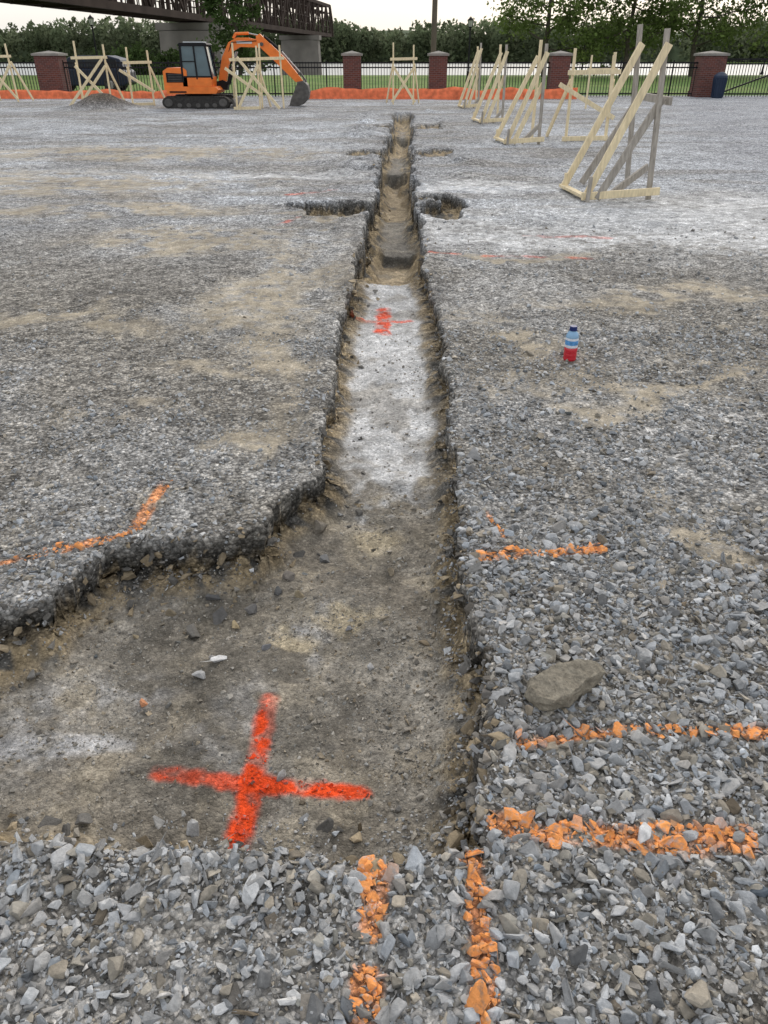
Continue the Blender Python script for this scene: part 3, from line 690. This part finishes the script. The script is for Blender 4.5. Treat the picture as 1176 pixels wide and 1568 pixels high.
me=bpy.data.meshes.new('stone_slab');bm.to_mesh(me);bm.free();me.materials.append(simple('slab_stone',(.25,.225,.18),.95,.65,38,bump=.9,spec=.1,rgh=.75))
o=bpy.data.objects.new('stone_slab',me);COL.objects.link(o);o.location=(.525,1.60,gz(.525,1.6)+.026);o.rotation_euler=(R_(7),R_(-3),R_(4))

# ---------------------------------------------------------------- trees
def leaf_mat(name,tr=.35):
    m,nt,b=new_mat(name)
    a=N(nt,'ShaderNodeAttribute',attribute_name='col')
    df=N(nt,'ShaderNodeBsdfDiffuse');tl=N(nt,'ShaderNodeBsdfTranslucent');mx=N(nt,'ShaderNodeMixShader');mx.inputs[0].default_value=tr
    link(nt,a.outputs['Color'],df.inputs[0]);link(nt,a.outputs['Color'],tl.inputs[0]);link(nt,df.outputs[0],mx.inputs[1]);link(nt,tl.outputs[0],mx.inputs[2])
    link(nt,mx.outputs[0],nt.nodes['Material Output'].inputs[0]);return m
LEAF=leaf_mat('foliage_leaves',.4);bark=simple('bark',(.09,.075,.06),.95,.35,6,bump=.5)
def leaves_mesh(P,size,cols,sd):
    r=np.random.default_rng(sd);n=len(P)
    u=r.normal(size=(n,3));u/=np.linalg.norm(u,axis=1)[:,None]
    w=r.normal(size=(n,3));w-=u*(u*w).sum(1)[:,None];w/=np.linalg.norm(w,axis=1)[:,None]
    sz=(size*r.uniform(.6,1.4,n))[:,None]
    V=np.stack([P-u*sz,P+w*sz*.55,P+u*sz,P-w*sz*.55],1).reshape(-1,3)
    return V,np.arange(n*4).reshape(-1,4),np.repeat(cols,4,0)
def add_mesh(name,V,F,C,matl):
    me=bpy.data.meshes.new(name);me.vertices.add(len(V));me.vertices.foreach_set('co',V.astype(np.float32).ravel())
    F=F.astype(np.int32);me.loops.add(F.size);me.loops.foreach_set('vertex_index',F.ravel());me.polygons.add(len(F));me.polygons.foreach_set('loop_start',np.arange(0,F.size,4,dtype=np.int32))
    me.update(calc_edges=True)
    a=me.attributes.new('col','FLOAT_COLOR','POINT');a.data.foreach_set('color',np.concatenate([C,np.ones((len(C),1))],1).astype(np.float32).ravel())
    me.materials.append(matl);o=bpy.data.objects.new(name,me);COL.objects.link(o);return o
def tree(name,x,y,h,cr,z0,ncl,per,lsz,tint,sd,tr=.25):
    r=random.Random(sd);npr=np.random.default_rng(sd)
    root=bpy.data.objects.new(name,None);COL.objects.link(root);root.location=(x,y,gz(x,y))
    m=MB();tips=[]
    pts=[Vector((0,0,-.3))]
    for k in range(1,8): pts.append(Vector((pts[-1].x+r.uniform(-.25,.25),pts[-1].y+r.uniform(-.25,.25),h*.85*k/7)))
    for k in range(7): m.cyl(pts[k],pts[k+1],tr*(1-k/8),tr*(1-(k+1)/8),n=8,cap=False)
    nb=int(16+h*.6)
    for k in range(nb):
        f=z0/h+(.93-z0/h)*(k+.5)/nb*.95
        t=f/.85*7;i0=min(6,int(t));p=pts[i0].lerp(pts[i0+1],min(1,t-i0))
        az=k*2.4+r.uniform(-.5,.5);prof=math.sin(math.pi*min(1,max(.2,(f*h-z0*.4)/(h*1.02-z0*.4))))**.6
        L=cr*prof*r.uniform(.7,1.15)
        dirv=Vector((math.cos(az),math.sin(az),r.uniform(-.1,.6)));q=p;rad=tr*.38*(1-f*.6)
        for s_ in range(4):
            q2=q+dirv*L/4+Vector((r.uniform(-.2,.2),r.uniform(-.2,.2),r.uniform(-.25,.15)))
            m.cyl(q,q2,rad*(1-s_/5),rad*(1-(s_+1)/5),n=5,cap=False)
            if s_>=1:
                for _ in range(2):
                    e=q2+Vector((r.gauss(0,1),r.gauss(0,1),r.gauss(0,.6)))*L*.22
                    m.cyl(q2,e,rad*.3,rad*.1,n=4,cap=False);tips.append(e)
                tips.append(q2)
            q=q2
    m.build('trunk_and_limbs',[bark],parent=root)
    T=np.array([tuple(t) for t in tips]);ch=npr.integers(0,len(T),ncl)
    cen=T[ch]+npr.normal(0,.35,(ncl,3))
    P=np.repeat(cen,per,0)+npr.normal(0,1,(ncl*per,3))*np.array([.42,.42,.28])*(cr/5)
    P[:,2]=np.maximum(P[:,2],.15+npr.uniform(0,.3,len(P)))
    shade=np.repeat(npr.uniform(.55,1.45,ncl),per)*npr.uniform(.8,1.2,ncl*per)
    C=np.array(tint)[None,:]*shade[:,None]
    V,F,CC=leaves_mesh(P,lsz,C,sd);o=add_mesh('foliage',V,F,CC,LEAF);o.parent=root
G1=(.12,.165,.052);G2=(.065,.10,.036)
tree('shade_tree',14.0,76,13,5.6,1.9,640,15,.16,G1,1)
tree('shade_tree',20.3,74,12,5.0,1.7,580,15,.16,G1,2)
tree('shade_tree',27.2,77,14,6.0,2.0,700,15,.16,G1,3)
tree('shade_tree',34.5,74,13,5.4,1.7,600,15,.16,G1,4)
tree('shade_tree',43,78,13,5.4,2.0,420,14,.18,G1,5)
tree('shade_tree',-13.6,82,12,2.6,.8,560,14,.15,G2,6,.2)
tree('riverside_tree',-22.5,88,5.4,3.4,.4,560,15,.17,G2,7,.15)
tree('riverside_tree',-27,88,5.0,3.2,.4,520,15,.17,G2,8,.15)
tree('riverside_tree',-19.0,88,5.8,3.0,.4,520,15,.17,G2,9,.15)
tree('riverside_tree',-45,90,5.0,3.6,.4,400,14,.20,G2,10,.15)

npr=np.random.default_rng(5)
Ps=[];Cs=[]
nc=1100
cx=npr.uniform(-900,900,nc);cy=735+npr.uniform(0,60,nc)
ch=16+20*fbm(cx,cx*0+3,.012,3,90)+npr.uniform(-4,5,nc)+(cy-735)*.08
for k in range(nc):
    per=90;rx=npr.uniform(5,9);v=npr.normal(size=(per,3));v/=np.linalg.norm(v,axis=1)[:,None];v[:,2]=np.abs(v[:,2])*1.0-.15;v[:,1]=-np.abs(v[:,1])*.8
    hz=ch[k]
    p=np.stack([cx[k]+v[:,0]*rx,cy[k]+v[:,1]*rx,-4+hz*.5+v[:,2]*hz*.5+npr.uniform(-2,2,per)],1)
    low=npr.uniform(0,1,per)<.3;p[low,2]=npr.uniform(-4,-4+hz*.6,low.sum())
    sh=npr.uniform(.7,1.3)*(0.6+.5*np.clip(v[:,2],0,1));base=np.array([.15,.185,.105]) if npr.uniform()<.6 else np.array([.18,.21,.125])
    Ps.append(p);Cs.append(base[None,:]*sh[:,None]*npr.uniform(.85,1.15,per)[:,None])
V,F,CC=leaves_mesh(np.concatenate(Ps),1.9,np.concatenate(Cs),3);add_mesh('distant_treeline',V,F,CC,LEAF)
xs2=np.linspace(-1500,1500,500);m=MB();hh=13+15*fbm(xs2,xs2*0,.01,4,91)
vs=[];
for k,xv in enumerate(xs2): vs+=[(xv,765,-5),(xv,775,hh[k]*.7-4),(xv,800,hh[k]-3.5),(xv,1100,hh[k]-3)]
fs=[(k*4+j,(k+1)*4+j,(k+1)*4+j+1,k*4+j+1) for k in range(499) for j in range(3)]
m._add(vs,fs,0);m.build('wooded_hills',[simple('far_woods',(.10,.13,.075),.95,.4,.15)])

wm,nt,b=new_mat('river_water');b.inputs['Base Color'].default_value=(.30,.31,.29,1);b.inputs['Roughness'].default_value=.35;b.inputs['IOR'].default_value=1.33
nz=N(nt,'ShaderNodeTexNoise');nz.inputs['Scale'].default_value=.8;nz.inputs['Detail'].default_value=4
g_=N(nt,'ShaderNodeNewGeometry');link(nt,g_.outputs['Position'],nz.inputs['Vector']);bp=N(nt,'ShaderNodeBump');bp.inputs['Strength'].default_value=.5;bp.inputs['Distance'].default_value=.25
link(nt,nz.outputs[0],bp.inputs['Height']);link(nt,bp.outputs[0],b.inputs['Normal'])
m=MB();m._add([(-2500,86,-4),(2500,86,-4),(2500,724,-4),(-2500,724,-4)],[(0,1,2,3)],0);m.build('river',[wm])

# ---------------------------------------------------------------- truss bridge
rust=simple('bridge_steel',(.050,.037,.031),.9,.3,.5,spec=.1);conc=simple('bridge_concrete',(.20,.185,.165),.9,.25,.4)
m=MB()
A=Vector((-41,28,0));B=Vector((-17.6,250,0));dv=(B-A);Lb=dv.length;dv.normalize();sd=Vector((dv.y,-dv.x,0))
zb,zt=6.2,13.2
pan=6.2;npan=int(Lb/pan)
def bp_(t,side,z): 
    q=A+dv*t+sd*side;return (q.x,q.y,z)
for side in (-2.6,2.6):
    m.beam(bp_(0,side,zb+.2),bp_(Lb,side,zb+.2),.6,.8,0)
    for k in range(npan+1):
        t=Lb-k*pan
        m.beam(bp_(t,side,zb),bp_(t,side,zt),.45,.5,0,up=tuple(dv))
        if k<npan:
            m.beam(bp_(t,side,zt),bp_(t-pan,side,zt),.5,.7,0)
            if k%2: m.beam(bp_(t,side,zt),bp_(t-pan,side,zb+.5),.30,.45,0)
            else: m.beam(bp_(t,side,zb+.5),bp_(t-pan,side,zt),.30,.45,0)
            m.beam(bp_(t,side,(zb+zt)/2),bp_(t-pan,side,(zb+zt)/2),.15,.18,0)
            for j in (1,2,3):
                m.beam(bp_(t-pan*j/4,side,zb+.5),bp_(t-pan*j/4,side,zb+2.1),.12,.12,0,up=tuple(dv))
            m.beam(bp_(t,side,zb+2.1),bp_(t-pan,side,zb+2.1),.16,.16,0)
    m.beam(bp_(Lb,side,zt),bp_(Lb+3,side,zb+3.5),.6,.7,0);m.beam(bp_(Lb+3,side,zb+3.5),bp_(Lb+3.6,side,zb),.6,.7,0)
for k in range(npan+1):
    t=Lb-k*pan
    m.beam(bp_(t,-2.6,zt),bp_(t,2.6,zt),.4,.5,0);m.beam(bp_(t,-2.6,zb+.1),bp_(t,2.6,zb+.1),.35,.7,0)
    m.beam(bp_(t,-2.6,zt-1.6),bp_(t,2.6,zt-1.6),.2,.3,0)
    if k<npan: m.beam(bp_(t,-2.6,zt+.05),bp_(t-pan,2.6,zt+.05),.25,.25,0)
m.beam(bp_(0,0,zb+.6),bp_(Lb,0,zb+.6),4.4,.2,0)
for t in (Lb-30,Lb-114):
    q=A+dv*t
    vs=[];
    for zz,k in ((-8,1.12),(zb-1.4,1.0)):
        for aa,bb in ((-4.6,-1.4),(0,-2.4),(4.6,-1.4),(4.6,1.4),(0,2.4),(-4.6,1.4)):
            w_=q+sd*aa*k+dv*bb*k;vs.append((w_.x,w_.y,zz))
    m._add(vs,[(0,1,2,3,4,5)[::-1],(6,7,8,9,10,11)]+[(i,(i+1)%6,(i+1)%6+6,i+6) for i in range(6)],1)
    m.beam(bp_(t,-5.0,zb-.85),bp_(t,5.0,zb-.85),3.4,.95,1)
m.build('truss_bridge',[rust,conc])

# ---------------------------------------------------------------- light : thin bright overcast over a hazy sky
SUN_EL,SUN_AZ=R_(36),R_(18)
w=bpy.data.worlds.new('World');scene.world=w;w.use_nodes=True;nt=w.node_tree
sky=nt.nodes.new('ShaderNodeTexSky');sky.sky_type='NISHITA';sky.sun_disc=False;sky.sun_elevation=SUN_EL;sky.sun_rotation=SUN_AZ
sky.air_density=1.0;sky.dust_density=4;sky.ozone_density=2.0;sky.altitude=100
tc=nt.nodes.new('ShaderNodeTexCoord');cn=nt.nodes.new('ShaderNodeTexNoise');cn.inputs['Scale'].default_value=2.2;cn.inputs['Detail'].default_value=6
mp=nt.nodes.new('ShaderNodeMapping');mp.inputs['Scale'].default_value=(1,1,3.5);nt.links.new(tc.outputs['Generated'],mp.inputs[0]);nt.links.new(mp.outputs[0],cn.inputs['Vector'])
cr=nt.nodes.new('ShaderNodeMapRange');nt.links.new(cn.outputs[0],cr.inputs[0])
for i_,v_ in enumerate((.3,.7,7.4,9.0)): cr.inputs[i_+1].default_value=v_
cv=nt.nodes.new('ShaderNodeVectorMath');cv.operation='SCALE';cv.inputs[0].default_value=(1.0,.995,.975);nt.links.new(cr.outputs[0],cv.inputs['Scale'])
mx=nt.nodes.new('ShaderNodeMix');mx.data_type='RGBA';mx.inputs[0].default_value=.64
nt.links.new(sky.outputs[0],mx.inputs[6]);nt.links.new(cv.outputs[0],mx.inputs[7])
bg=nt.nodes['Background'];bg.inputs['Strength'].default_value=.15;nt.links.new(mx.outputs[2],bg.inputs['Color'])
sl=bpy.data.lights.new('sun','SUN');sl.energy=1.2;sl.angle=R_(20);sl.color=(1,.95,.88)
so=bpy.data.objects.new('sun',sl);COL.objects.link(so)
sdv=Vector((math.sin(SUN_AZ)*math.cos(SUN_EL),math.cos(SUN_AZ)*math.cos(SUN_EL),math.sin(SUN_EL)))
so.rotation_euler=sdv.to_track_quat('Z','Y').to_euler();so.location=(0,0,30)

cam=bpy.data.cameras.new('camera');cam.sensor_fit='VERTICAL';cam.sensor_height=36;cam.sensor_width=27;cam.lens=26.4;cam.clip_start=.05;cam.clip_end=6000
co_=bpy.data.objects.new('camera',cam);COL.objects.link(co_);co_.location=(0,0,1.6);co_.rotation_euler=(R_(58.7),0,0);scene.camera=co_
scene.view_settings.view_transform='Standard';scene.view_settings.look='None';scene.view_settings.exposure=0
